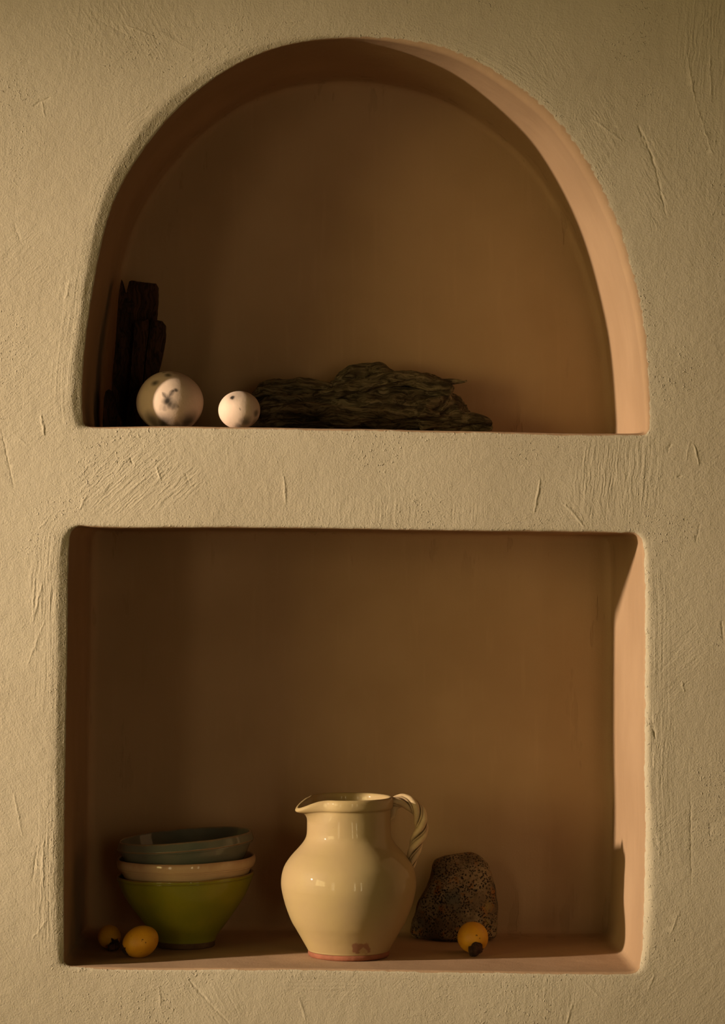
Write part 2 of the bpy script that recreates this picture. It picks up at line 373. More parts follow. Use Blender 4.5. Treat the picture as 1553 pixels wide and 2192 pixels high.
def build_wall():
    V2 = []; E = []; loops = []; meta = []
    nich = [outline(UP, 1.3), outline(LO, 5.7)]
    for o in nich:
        base = len(V2); loop = []
        for (x, y, nx, ny, r, b) in o:
            V2.append(Vector((x + nx * r, y + ny * r))); loop.append(V2[-1])
        k = len(o)
        E += [(base + i, base + (i + 1) % k) for i in range(k)]
        loops.append(loop)
    def inside(p, loop):
        c = False; n = len(loop)
        for i in range(n):
            a, b = loop[i], loop[i - 1]
            if (a.y > p[1]) != (b.y > p[1]) and p[0] < (b.x - a.x) * (p[1] - a.y) / (b.y - a.y) + a.x: c = not c
        return c
    def dist(p):
        return min((q.x - p[0]) ** 2 + (q.y - p[1]) ** 2 for l in loops for q in l) ** .5
    x0, x1, y0, y1 = -1500, 3060, -900, 3100
    base = len(V2)
    V2 += [Vector(v) for v in ((x0, y0), (x1, y0), (x1, y1), (x0, y1))]
    E += [(base, base + 1), (base + 1, base + 2), (base + 2, base + 3), (base + 3, base)]
    st = 13
    yy = -140
    row = 0
    while yy < 2340:
        xx = -140 + (row % 2) * st / 2
        while xx < 1700:
            p = (xx + random.uniform(-2, 2), yy + random.uniform(-2, 2))
            if not any(inside(p, l) for l in loops) and dist(p) > 7 and not gouge(p[0], p[1], 2.): V2.append(Vector(p))
            xx += st
        yy += st; row += 1
    seen = set()
    for ax, ay, bx, by, w, amp, gx0, gx1, gy0, gy1 in GL:
        for i in range(int(gx0 / 1.8), int(gx1 / 1.8) + 1):
            for k in range(int(gy0 / 1.8), int(gy1 / 1.8) + 1):
                if (i, k) in seen: continue
                p = (i * 1.8 + (k % 2) * .9, k * 1.8)
                if gouge(p[0], p[1], 1.5):
                    seen.add((i, k))
                    if not any(inside(p, l) for l in loops) and dist(p) > 4: V2.append(Vector(p))
    for i in range(-14, 31):
        for k in range(-8, 31):
            p = (i * 100, k * 100)
            if x0 < p[0] < x1 and y0 < p[1] < y1 and not (-200 < p[0] < 1760 and -200 < p[1] < 2400): V2.append(Vector(p))
    v, e, f, ov, oe, of = delaunay_2d_cdt(V2, E, [], 0, 1e-4)
    bm = bmesh.new(); pl = bm.verts.layers.float.new('paint'); el = bm.verts.layers.float.new('edge')
    SL = [bm.verts.layers.float.new('stroke%d' % i) for i in range(3)]; rg = bm.verts.layers.float.new('ridge'); fk = bm.verts.layers.float.new('fleck'); ck = bm.verts.layers.float.new('crack')
    front = []
    idx = {}
    for i, p in enumerate(v):
        X, Z = wx(p.x), wz(p.y)
        w = bm.verts.new((X, relief(X, Z) - gouge(p.x, p.y), Z)); w[pl] = -1; w[el] = min(.2, dist(p) * S) if -200 < p.x < 1800 and -200 < p.y < 2400 else .2
        for i2, L in enumerate(SL):
            q = .30 * sm(.16, .60, nz(X * 4.2 + 7.7 * i2, 3.1 * i2 + .5, Z * 4.2) + .45 * nz(X * 13, 9.2 * i2, Z * 13))
            for (lay, sx, sy, rx, ry, wt) in STROKES:
                if lay == i2 and abs(p.x - sx) < 1.5 * rx and abs(p.y - sy) < 1.5 * ry:
                    d = math.hypot((p.x - sx) / rx, (p.y - sy) / ry) + .45 * nz(X * 16, 4 * i2, Z * 16)
                    q = max(q, wt * (1 - sm(.55, 1.15, d)))
            w[L] = q
        w[rg] = (1 - sm(.010, .05, w[el])) * sm(-.1, .3, nz(X * 6, 20, Z * 6))
        w[fk] = max(sm(.15, .5, nz(X * 9, 31, Z * 9) + .4 * nz(X * 30, 3, Z * 30)), (1 - sm(.004, .02, w[el])) * sm(-.1, .4, nz(X * 11, 50, Z * 11)))
        front.append(w)
        for k in ov[i]: idx[k] = w
    for t in f:
        c = (sum(v[i].x for i in t) / 3, sum(v[i].y for i in t) / 3)
        if any(inside(c, l) for l in loops): continue
        bm.faces.new([front[i] for i in t])
    base = 0
    for o, loop in zip(nich, loops):
        n = len(o); ring = [idx[base + i] for i in range(n)]; base += n
        xs = [q[0] for q in o]; ys = [q[1] for q in o]
        cx, cy = (min(xs) + max(xs)) / 2, (min(ys) + max(ys)) / 2; hw = (max(xs) - min(xs)) / 2; hh = (max(ys) - min(ys)) / 2; yb = max(ys)
        for i, w in enumerate(ring): w[pl] = -o[i][5]; w[el] = 0
        def bev(b): return lerp(1.0, .34, sm(.7, 1.0, b))
        def add(fn, val, slot=2, crk=0.):
            nonlocal ring
            new = []
            for i in range(n):
                x, y, dep, rel = fn(i)
                X, Z = wx(x), wz(y)
                w = bm.verts.new((X, dep + relief(X, Z) * rel, Z)); w[pl] = val(i); w[el] = 0; w[ck] = crk; new.append(w)
            for i in range(n):
                bm.faces.new((ring[i], ring[(i + 1) % n], new[(i + 1) % n], new[i])).material_index = slot
            ring = new
        for k in range(1, 7):
            t = k / 6
            def lip(i, t=t):
                x, y, nx, ny, r, b = o[i]; w_ = sm(.7, 1.0, b)
                off = r * lerp(1 - sin(t * pi / 2), 1 - t, w_); dep = r * S * lerp(1 - cos(t * pi / 2), .34 * max(0, t - .07) / .93, w_)
                off += (1 - abs(2 * t - 1)) * (1.8 * nz(x * .02, y * .02, 4) + .9 * nz(x * .08, y * .08, 9))
                return x + nx * off, y + ny * off, dep, 1 - .3 * t
            add(lip, lambda i, t=t: t - o[i][5] + (.02 if t == 1 else 0), 1)
        cov = 22
        def reveal(i, t, ins=0.):
            x, y = o[i][0], o[i][1]
            sp = 8 * t
            x = cx + (x - cx) * (1 - (sp + ins) / hw)
            y = yb + (y - yb) * (1 - sp / (2 * hh))
            y = cy + (y - cy) * (1 - ins / hh)
            return x, y
        steps = [.004, .02, .05, .10, .2, .32, .45, .58, .7, .8, .88]
        for t in steps:
            def rv(i, t=t):
                x, y = reveal(i, t); q = o[i]
                return x + q[2] * 1.2 * t * nz(x * .005, y * .005, t), y + (0 if q[3] > .5 else q[3] * 1.2 * t * nz(x * .005, y * .005, t)), q[4] * S * bev(q[5]) + t * (DEPTH - q[4] * S * bev(q[5])), .4
            add(rv, lambda i: 1., 1 if t <= .02 else 2, sm(.7, .9, t))
        for k in range(1, 7):
            a = k / 6 * pi / 2
            def cv(i, a=a):
                x, y = reveal(i, 1, cov * (1 - cos(a)))
                return x, y, DEPTH - cov * S * (1 - sin(a)), .4
            add(cv, lambda i: 1., 2, 1.)
        for s_ in (.93, .8, .6, .35):
            def bk(i, s_=s_):
                x, y = reveal(i, 1, cov)
                X, Y = cx + (x - cx) * s_, cy + (y - cy) * s_
                return X, Y, DEPTH, .8
            add(bk, lambda i: 1., 2, {.93: .8, .8: .15}.get(s_, 0.))
        c = bm.verts.new((wx(cx), DEPTH, wz(cy))); c[pl] = 1
        for i in range(n): bm.faces.new((ring[i], ring[(i + 1) % n], c)).material_index = 2
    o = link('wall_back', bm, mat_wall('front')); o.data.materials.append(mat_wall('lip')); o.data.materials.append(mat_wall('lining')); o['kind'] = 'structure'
    if o.data.polygons[0].normal.y > 0: o.data.flip_normals()
    return nich
NICH = build_wall()
def floor_px(x, which):
    """photo-pixel height of the niche floor (on the wall plane) under wall pixel x"""
    o = NICH[which]; b = [(q[0], q[1]) for q in o if q[3] > .8]; b.sort()
    return table(b, x)
def on_floor(px, y, which):
    """wall px under screen px at depth y, and the world height of the floor there"""
    X = VX + (px - VX) * (1 + y / D)
    return Vector((wx(X), y, wz(floor_px(X, which))))

# ------------------------------------------------------------------ lathe and tube helpers
def lathe(bm, prof, seg, fn=None, layers=None):
    rings = []
    for k, q in enumerate(prof):
        r, z = q[0], q[1]
        ring = []
        if r < 1e-5:
            w = bm.verts.new((0, 0, z)); ring = [w]
            if fn: w.co = fn(0, 0, z, 0, k)
        else:
            for i in range(seg):
                a = 2 * pi * i / seg
                co = Vector((r * cos(a), r * sin(a), z))
                if fn: co = fn(r, a, z, 1, k)
                ring.append(bm.verts.new(co))
        if layers:
            for L, j in layers:
                for w in ring: w[L] = q[j]
        rings.append(ring)
    for a, b in zip(rings, rings[1:]):
        if len(a) == 1 and len(b) == 1: continue
        for i in range(seg):
            j = (i + 1) % seg
            if len(a) == 1: bm.faces.new((a[0], b[i], b[j]))
            elif len(b) == 1: bm.faces.new((a[i], a[j], b[0]))
            else: bm.faces.new((a[i], a[j], b[j], b[i]))
def frames(path):
    T = []
    for i in range(len(path)):
        a = path[max(0, i - 1)]; b = path[min(len(path) - 1, i + 1)]
        T.append((b - a).normalized())
    up = Vector((0, 1, 0)) if abs(T[0].y) < .9 else Vector((1, 0, 0))
    nrm = [(up - T[0] * up.dot(T[0])).normalized()]
    for i in range(1, len(path)):
        q = T[i - 1].rotation_difference(T[i]); v = q @ nrm[-1]
        nrm.append((v - T[i] * v.dot(T[i])).normalized())
    return T, nrm
def tube(bm, path, rads, seg, disp=None, squash=1.0):
    """closed tube; rads per point; squash scales the radius across (along the frame's normal)"""
    T, Nn = frames(path); rings = []
    for i, p in enumerate(path):
        B = T[i].cross(Nn[i]); ring = []
        for k in range(seg):
            a = 2 * pi * k / seg
            d = Nn[i] * cos(a) * squash + B * sin(a)
            r = rads[i]
            co = p + d * r
            if disp: co = co + d.normalized() * disp(co, r)
            ring.append(bm.verts.new(co))
        rings.append(ring)
    for a, b in zip(rings, rings[1:]):
        for k in range(seg): bm.faces.new((a[k], a[(k + 1) % seg], b[(k + 1) % seg], b[k]))
    for ring, p, s in ((rings[0], path[0], -1), (rings[-1], path[-1], 1)):
        c = bm.verts.new(sum((w.co for w in ring), Vector()) / seg + (T[0] if s < 0 else T[-1]) * s * .3 * (rads[0] if s < 0 else rads[-1]))
        for k in range(seg): bm.faces.new((ring[k], ring[(k + 1) % seg], c))

# ------------------------------------------------------------------ pitcher
PY = .125
kp = 1 + PY / D
pf = on_floor(747, PY, 1)
def pz(sy): return wz(VY + (sy - VY) * kp) - pf.z      # height above the floor for silhouette pixel sy
def pr(d): return d * kp * S
def build_pitcher():
    root = thing('pitcher', 'cream glazed clay pitcher with a twisted rope handle, standing in the lower niche', 'pitcher', pf)
    glaze = mat_pitcher()
    foot_z = .0078
    out = [(86, None, foot_z), (88.5, None, foot_z + .0025), (88, None, foot_z + .006), (86.3, 2034), (93, 2022), (101, 2008), (112, 1989), (122, 1972), (132, 1948), (139, 1926), (143.5, 1905), (144.8, 1890), (143, 1872),
           (138, 1855), (130, 1841), (120, 1828), (109, 1816), (99, 1804), (93, 1794), (90.3, 1784), (89.6, 1770), (89.4, 1755), (89.6, 1742), (90, 1733), (90.4, 1730.5), (92.8, 1729), (94.6, 1725), (95.2, 1719), (94.8, 1712), (93.2, 1707.5), (90.5, 1705)]
    prof = []
    for q in out: prof.append((pr(q[0]), q[2] if q[1] is None else pz(q[1])))
    body = catmull(prof[3:24], 5)[:-1]
    prof = prof[:3] + body + catmull(prof[24:], 3)
    zt = pz(1705); zn = pz(1784); zs = pz(1820)
    inner = [(pr(87.5), zt - .0005), (pr(84.5), zt - .003), (pr(83), zt - .010), (pr(82), pz(1760)), (pr(82), pz(1790)), (pr(95), pz(1815)), (pr(128), pz(1855)), (pr(136), pz(1890)), (pr(125), pz(1945)), (pr(90), pz(2008)), (pr(70), .022), (0, .020)]
    prof += catmull(inner, 3)
    phi = radians(180 + 22)
    rim0 = pz(1742)
    def fn(r, a, z, on, k):
        if not on: return Vector((0, 0, z))
        d = (a - phi + pi) % (2 * pi) - pi
        w = exp(-(d / .30) ** 2); wide = exp(-(d / .62) ** 2)
        up = sm(rim0 - .012, zt - .004, z)
        if z > rim0 - .012:
            r2 = r + (.0175 * w + .001 * wide) * up
            z2 = z - (.0115 * w + .002 * wide) * sm(rim0 - .002, zt, z)
            r2 -= .0035 * up * (exp(-((abs(d) - .62) / .2) ** 2))
        else: r2, z2 = r, z
        r2 += .0006 * nz(cos(a) * 1.5, sin(a) * 1.5, z * 20)
        return Vector((r2 * cos(a), r2 * sin(a), z2))
    bm = bmesh.new(); lathe(bm, prof, 160, fn); link('body', bm, glaze, root)
    # unglazed foot
    bm = bmesh.new()
    lathe(bm, [(0, .0004), (pr(70), .0004), (pr(84.5), .0004), (pr(86.5), .0016), (pr(87.5), .004), (pr(87), foot_z), (pr(85), foot_z + .001), (0, foot_z + .001)], 128)
    o = link('foot', bm, mat_plain('bare_red_clay', (.27, .095, .05), (.20, .07, .035), 40), root); o['label'] = 'unglazed red clay foot'
    # rope handle
    ax = 747
    cl = [(836, 1722, 14), (850, 1716.5, 15), (866, 1716, 16), (881, 1721.5, 16), (893, 1733, 15.5), (901, 1750, 15.5), (903, 1769, 15.5), (899, 1788, 15.5), (892, 1806, 15), (887, 1822, 14), (884, 1837, 12.5), (881.5, 1850, 9), (879.5, 1862, 4.5)]
    cp = catmull(cl, 12)
    path = [Vector((pr(x - ax), .004 * sin(pi * i / len(cp)), pz(y))) for i, (x, y, r) in enumerate(cp)]
    T, Nn = frames(path)
    bm = bmesh.new()
    L = 0; Ls = []
    for i in range(len(path)):
        if i: L += (path[i] - path[i - 1]).length
        Ls.append(L)
    turn = -2 * pi / .080
    cav = bm.verts.layers.float.new('groove')
    for ph, rr, hr in [(k * 2 * pi / 3, .475, .56) for k in range(3)] + [(k * 2 * pi / 3 + pi / 3 - .1, .15, .70) for k in range(3)]:
        n0 = len(bm.verts)
        pp = []; rd = []
        for i, p in enumerate(path):
            B = T[i].cross(Nn[i]); R = pr(cp[i][2]); a = ph - Ls[i] * turn
            pp.append(p + (Nn[i] * cos(a) + B * sin(a)) * R * hr); rd.append(R * rr)
        tube(bm, pp, rd, 20, lambda co, r: .0004 * nz(co.x * 120, co.y * 120, co.z * 120))
        bm.verts.ensure_lookup_table()
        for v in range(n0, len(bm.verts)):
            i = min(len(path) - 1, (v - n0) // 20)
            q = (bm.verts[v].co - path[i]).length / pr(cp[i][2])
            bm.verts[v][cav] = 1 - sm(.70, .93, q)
    # clay pad under the upper join
    tube(bm, [Vector((pr(86), 0, pz(1728))), Vector((pr(97), 0, pz(1733))), Vector((pr(93), 0, pz(1746))), Vector((pr(86), 0, pz(1756)))], [pr(9), pr(9), pr(7), pr(3)], 14)
    hm = N('handle_glaze'); p = hm.coord()
    c = hm.mix(hm.rng(hm.noise(p, 60, 4, .6), .32, .7), (.64, .47, .26), (.54, .38, .20))
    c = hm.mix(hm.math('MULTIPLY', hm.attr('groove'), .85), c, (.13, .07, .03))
    link('handle', bm, hm.done(c, .5, .35, hm.bump(hm.math('MULTIPLY', hm.noise(p, 200, 3), .0005), 1.0)), root)
build_pitcher()

# ------------------------------------------------------------------ bowls
BY = .212
kb = 1 + BY / D
bf = on_floor(397, BY, 1)
def build_bowl(name, label, z0, H, R, foot_r, tilt, mat, footmat, footlabel, collar, x0=0.):
    """R outer radius at the rim, H height, tilt = rise of the right side of the rim per metre"""
    root = thing(name, label, 'bowl', bf + Vector((x0, 0, z0)), (0, 0, 0), 'stack of glazed bowls in the lower niche')
    fz = .009
    shape = [(.0, .44), (.05, .455), (.12, .50), (.20, .56), (.29, .625), (.40, .705), (.52, .79), (.64, .866), (.76, .926), (.86, .965), (.93, .988)]
    prof = [(.43 * R, fz, 0, 0)] + [(f * R, fz + t * (H - fz), 0, 0) for t, f in shape]
    if collar == 'line':
        prof += [(.999 * R, H * .945, 0, .0), (.9975 * R, H * .953, .1, 1), (1.0 * R, H * .962, .3, 0), (1.002 * R, H * .985, .7, 0), (.995 * R, H * .997, 1, 0), (.985 * R, H, 1, 0), (.965 * R, H * .995, .9, 0), (.95 * R, H * .97, .4, 0)]
    elif collar == 'band':
        prof += [(.99 * R, H * .86, 0, 0), (.985 * R, H * .868, .2, .9), (1.0 * R, H * .88, .35, 0), (1.012 * R, H * .93, .5, 0), (1.008 * R, H * .975, .75, 0), (.998 * R, H * .997, 1, 0), (.985 * R, H, 1, 0), (.967 * R, H * .99, .8, 0), (.955 * R, H * .96, .4, 0)]
    else:  # wide slanting lip
        prof += [(.99 * R, H * .865, 0, 0), (.987 * R, H * .875, .3, .9), (1.002 * R, H * .885, 1, 0), (1.006 * R, H * .897, .7, 0), (1.0 * R, H * .91, .35, 0), (.985 * R, H * .955, .30, 0), (.972 * R, H * .99, .75, 0), (.955 * R, H, 1, 0), (.937 * R, H * .99, .7, 0), (.925 * R, H * .955, .2, 0)]
    inn = [(.925, .88), (.875, .76), (.80, .635), (.70, .495), (.60, .385), (.51, .295), (.44, .245), (.30, .226), (0, .224)]
    k0 = prof[-1][0] / (.945 * R)
    prof += [(f * R * lerp(1, k0, sm(.3, .9, t)) if f else 0, t * H, 0, 0) for f, t in inn]
    fine = []
    P = catmull(prof, 3)
    for q in P: fine.append((max(0, q[0]), q[1], min(1, max(0, q[2])), min(1, max(0, q[3]))))
    fine[-1] = (0, fine[-1][1], 0, 0)
    bm = bmesh.new(); rl = bm.verts.layers.float.new('rim'); gl = bm.verts.layers.float.new('groove')
    def fn(r, a, z, on, k):
        x = r * cos(a) if on else 0; y = r * sin(a) if on else 0
        q = sm(.1, 1, z / H)
        return Vector((x, y, z + tilt * x * q + .0006 * nz(cos(a) * 2, sin(a) * 2, z0 * 30) * q))
    lathe(bm, fine, 144, fn, ((rl, 2), (gl, 3)))
    link('body', bm, mat, root)
    bm = bmesh.new()
    lathe(bm, [(0, fz - .002), (foot_r * .80, fz - .002), (foot_r * .84, .0004), (foot_r * .97, .0004), (foot_r, .002), (foot_r * 1.0, fz * .7), (foot_r * 1.02, fz * .9), (foot_r * .99, fz + .0025), (0, fz + .0025)], 96)
    o = link('foot_ring', bm, footmat, root); o['label'] = footlabel
    return root
Rb = 146.5 * kb * S
zr = lambda sy: wz(VY + (sy - VY) * kb) - bf.z
bare = mat_plain('bare_dark_clay', (.13, .075, .035), (.09, .05, .025), 60)
H1 = zr(1869)
build_bowl('bowl', 'olive green glazed bowl, lowest of the stack, standing on the niche floor', 0, H1, Rb, .0436, .034,
           mat_glaze('olive_green_glaze', (.245, .215, .011), (.185, .18, .011), (.22, .12, .03), H1), bare, 'bare brown foot ring', 'line')
z2 = .0252; H2 = zr(1833) - z2
build_bowl('bowl', 'pinkish cream glazed bowl, the middle one of the stack of three', z2, H2, Rb * 1.005, .039, .028,
           mat_glaze('cream_pink_glaze', (.56, .38, .215), (.50, .33, .19), (.42, .235, .13), H2), bare, 'bare brown foot ring', 'band', .0012)
z3 = z2 + .0252; H3 = zr(1788) - z3
build_bowl('bowl', 'blue grey glazed bowl with a tilted brown-edged rim, topmost of the stack', z3, H3, Rb * .995, .039, .082,
           mat_glaze('blue_grey_glaze', (.155, .145, .108), (.105, .112, .088), (.26, .155, .085), H3, coat=.8), bare, 'bare brown foot ring', 'lip', 0)

# ------------------------------------------------------------------ loquats
skin = mat_loquat(); husk = mat_plain('dried_calyx', (.055, .026, .016), (.02, .012, .009), 120, .95, .002, 260)
twig = mat_plain('dried_stem', (.075, .035, .022), (.025, .014, .01), 150, .95, .003, 240)
def loquat(label, center, rx, rl, axis, stem, seed):
    """axis = direction in which the calyx / stem end points"""
    root = thing('loquat', label, 'fruit', center, (0, 0, 0), 'loquats on the floor of the lower niche')
    q = Vector((0, 0, 1)).rotation_difference(Vector(axis).normalized())
    bm = bmesh.new()
    bmesh.ops.create_uvsphere(bm, u_segments=64, v_segments=40, radius=1)
    for v in bm.verts:
        c = v.co
        s = 1 - .05 * max(0, c.z) ** 2 + .03 * nz(c.x * 1.3 + seed, c.y * 1.3, c.z * 1.3)
        dent = 1 - .12 * exp(-((c.z - 1) / .05) ** 2)
        v.co = q @ Vector((c.x * rx * s, c.y * rx * s, c.z * rl * dent * (1 + .02 * nz(seed, c.x, c.y))))
    link('fruit', bm, skin, root)
    rnd = random.Random(seed)
    bm = bmesh.new()
    tip = rl * .90
    for k in range(5):                    # curled dry sepals
        a = 2 * pi * k / 5 + rnd.uniform(-.2, .2); l = rx * rnd.uniform(.34, .5)
        pts = []; rads = []
        for t in range(6):
            u = t / 5
            rr = u * l + rx * .06
            zz = tip + rl * .04 + rl * (.10 * u - .18 * u * u)
            pts.append(q @ Vector((rr * cos(a + .2 * u), rr * sin(a + .2 * u), zz))); rads.append(rx * (.15 * (1 - u) + .03) * (1 + .3 * rnd.uniform(-1, 1)))
        tube(bm, pts, rads, 9, lambda co, r: .0012 * nz(co.x * 320, co.y * 320, co.z * 320), .55)
    link('calyx', bm, husk, root)
    if stem:
        bm = bmesh.new()
        p0 = q @ Vector((0, 0, tip)); pts = [p0]; rads = [rx * .22]
        for i, (dx, dy, dz, r) in enumerate(stem):
            pts.append(Vector((dx, dy, dz))); rads.append(r)
        cp = catmull([(p.x, p.y, p.z, r) for p, r in zip(pts, rads)], 5)
        tube(bm, [Vector(c[:3]) for c in cp], [max(.0012, c[3]) for c in cp], 14, lambda co, r: .38 * r * nz(co.x * 230 + seed, co.y * 230, co.z * 230) + .15 * r * nz(co.x * 600, co.y * 600, co.z * 600))
        for k in range(7):                # crusty knobs
            i = rnd.randrange(len(cp)); c = Vector(cp[i][:3]); r = cp[i][3]
            d = Vector((rnd.uniform(-1, 1), rnd.uniform(-1, .4), rnd.uniform(-.6, 1))).normalized()
            tube(bm, [c, c + d * r * .7, c + d * r * 1.2], [r * .5, r * .42, r * .2], 8, lambda co, r: .4 * r * nz(co.x * 400, co.y * 400, co.z * 400))
        link('stem', bm, twig, root)
    return root
y = .165; c = on_floor(1013, y, 1)
loquat('orange loquat in front of the pitted stone, dried stem towards the front', c + Vector((0, 0, .0226)), .0224, .0235, (.28, -.75, -.60),
       [(.0045, -.024, -.0105, .0072), (.0005, -.031, -.0138, .0085), (-.006, -.034, -.0150, .0070)], 3)
y = .10; c = on_floor(301, y, 1)
loquat('larger plump loquat lying in front of the green bowl, blossom end turned away', c + Vector((0, 0, .0222)), .0219, .0268, (-.86, -.12, -.42), None, 11)
y = .172; c = on_floor(234, y, 1)
loquat('smaller darker loquat in the corner left of the green bowl, brown stem drooping', c + Vector((0, 0, .0174)), .0170, .0180, (.45, -.80, -.32),
       [(.0105, -.019, -.0085, .0058), (.0075, -.026, -.0112, .0052), (.001, -.029, -.0122, .0044)], 29)

# ------------------------------------------------------------------ pitted stone
def build_stone():
    yf, yb = .262, .352
    k = 1 + .29 / D
    base = on_floor(972, .29, 1)
    L = [(0, 892), (4, 884), (12, 881), (40, 885), (75, 896), (105, 912), (138, 924), (152, 928), (168, 934), (175, 946), (180, 966), (184, 990)]
    Rr = [(0, 1048), (4, 1058), (14, 1064), (40, 1067), (75, 1066), (105, 1063), (130, 1057), (157, 1047), (172, 1037), (179, 1028), (184, 1014)]
    bm = bmesh.new(); rings = []
    seg = 96; lev = 64
    for j in range(lev + 1):
        h = 184 * j / lev
        l, r = table(L, h), table(Rr, h)
        xc = wx(VX + ((l + r) / 2 - VX) * k) - base.x; hw = (r - l) / 2 * k * S
        z = h * k * S
        e = sm(0, 10, h) * .25 + .75
        top = sqrt(max(0.0, 1 - max(0, (h - 120) / 66) ** 2))
        y0 = yf + .004 + .022 * (h / 184) ** 2 + .03 * (1 - top) + .010 * (1 - e) * 4; y1 = yb - .012 * (h / 184) - .03 * (1 - top)
        yc, hy = (y0 + y1) / 2 - .29, (y1 - y0) / 2
        ring = []
        for i in range(seg):
            a = 2 * pi * i / seg; ca, sa = cos(a), sin(a)
            n_ = 3.2
            rr = 1 / ((abs(ca) ** n_ + abs(sa) ** n_) ** (1 / n_))
            x = xc + hw * rr * ca; y = yc + hy * rr * sa
            ridge = wx(VX + (955 + 10 * nz(h * .03, 1, 2) - .10 * h - VX) * k) - base.x
            if x < ridge: y = max(y, yc - hy + (ridge - x) * .75)
            p = Vector((x, y, z)); d = Vector((ca, sa, 0))
            p += d * (.0032 * nz(p.x * 28, p.y * 28, p.z * 28 + 4) + .0014 * nz(p.x * 90, p.y * 90, p.z * 90))
            if j > 0: p.z += .0018 * nz(p.x * 50, p.y * 50, 7)
            else: p.z = 0.0004
            ring.append(bm.verts.new(p))
        rings.append(ring)
    for a, b in zip(rings, rings[1:]):
        for i in range(seg): bm.faces.new((a[i], a[(i + 1) % seg], b[(i + 1) % seg], b[i]))
    for ring, dz in ((rings[0], 0), (rings[-1], .0003)):
        c = bm.verts.new(sum((w.co for w in ring), Vector()) / seg + Vector((0, 0, dz)))
        for i in range(seg): bm.faces.new((ring[i], ring[(i + 1) % seg], c))
    o = link('stone', bm, mat_stone()); o.location = base
    tag(o, 'brown pitted rough stone propped at the back behind the pitcher', 'stone')
build_stone()

# ------------------------------------------------------------------ smoke-marked balls
def ball(label, px, y, rx, ry, rz, flat, lump, mat, seed):
    base = on_floor(px, y, 0)
    bm = bmesh.new()
    bmesh.ops.create_uvsphere(bm, u_segments=96, v_segments=64, radius=1)
    for v in bm.verts:
        c = v.co.copy()
        s = 1 + lump * nz(c.x * .9 + seed, c.y * .9, c.z * .9)
        p = Vector((c.x * rx * s, c.y * ry * s, c.z * rz * s))
        z = p.z + rz
        if z < flat: z = flat - (flat - z) * .12 * 1
        v.co = Vector((p.x, p.y, z))
    z0 = min(v.co.z for v in bm.verts)
    for v in bm.verts: v.co.z -= z0 - .0003
    o = link('ceramic_ball', bm, mat); o.location = base
    o['group'] = 'smoke-marked ceramic balls'
    return tag(o, label, 'ball')
yb_ = .088; k = (1 + yb_ / D) * S
def bl(px, py, ox=363, r=(.049, .049, .043), cz=None, kk=None, zc=None):
    """front point of the ball's surface (object coordinates) seen at photo pixel"""
    kk = k
    x = (px - ox) * kk; z = (zc - py) * kk
    cz_ = cz
    q = 1 - (x / r[0]) ** 2 - ((z) / r[2]) ** 2
    return Vector((x, -r[1] * sqrt(max(.02, q)), cz_ + z))
big_r = (72.5 * k, .047, 66 * k)
czb = .0405
def B(px, py): return bl(px, py, 363, big_r, czb, zc=859)
mat_big = mat_stain_ball('smoked_clay', (.58, .43, .325),
    [(B(361, 864), .0115, 1), (B(367, 869), .010, .9), (B(333, 823), .0095, .95), (B(362, 804), .0085, .95), (B(333, 905), .023, .85), (B(352, 907), .024, 1), (B(402, 904), .024, .95), (B(378, 912), .017, .8), (B(376, 799), .007, .6), (B(352, 798), .006, .8), (B(329, 807), .003, .6), (B(380, 841), .005, .85), (B(310, 905), .022, .6), (B(420, 900), .015, .5), (B(374, 872), .009, .7)],
    [(B(361, 863), B(379, 838), .0045, .95), (B(361, 863), B(348, 843), .004, .8), (B(361, 863), B(388, 876), .007, .8), (B(361, 863), B(352, 890), .006, .9), (B(355, 876), B(349, 914), .008, .95), (B(350, 905), B(328, 914), .009, .7), (B(361, 863), B(343, 889), .006, .4)])
ball('larger squat cream clay ball with black smoke marks, in front of the dark timber', 363, yb_, big_r[0], big_r[1], big_r[2], .0085, .05, mat_big, 2.2)
ys_ = .062; k = (1 + ys_ / D) * S
sm_r = (44.8 * k, .0285, 41 * k); czs = .0268
def B2(px, py): return bl(px, py, 512.5, sm_r, czs, zc=879)
mat_small = mat_stain_ball('smoked_clay_pale', (.62, .465, .355),
    [(B2(499, 853), .006, 1), (B2(500, 852), .015, .3), (B2(549, 888), .008, .7), (B2(545, 905), .012, .5), (B2(527, 906), .014, .75), (B2(512, 914), .010, .6)], [(B2(515, 876), B2(519, 884), .0015, .5)])
ball('smaller pale pinkish clay ball at the left end of the driftwood', 512.5, ys_, sm_r[0], sm_r[1], sm_r[2], .0016, .02, mat_small, 8.1)

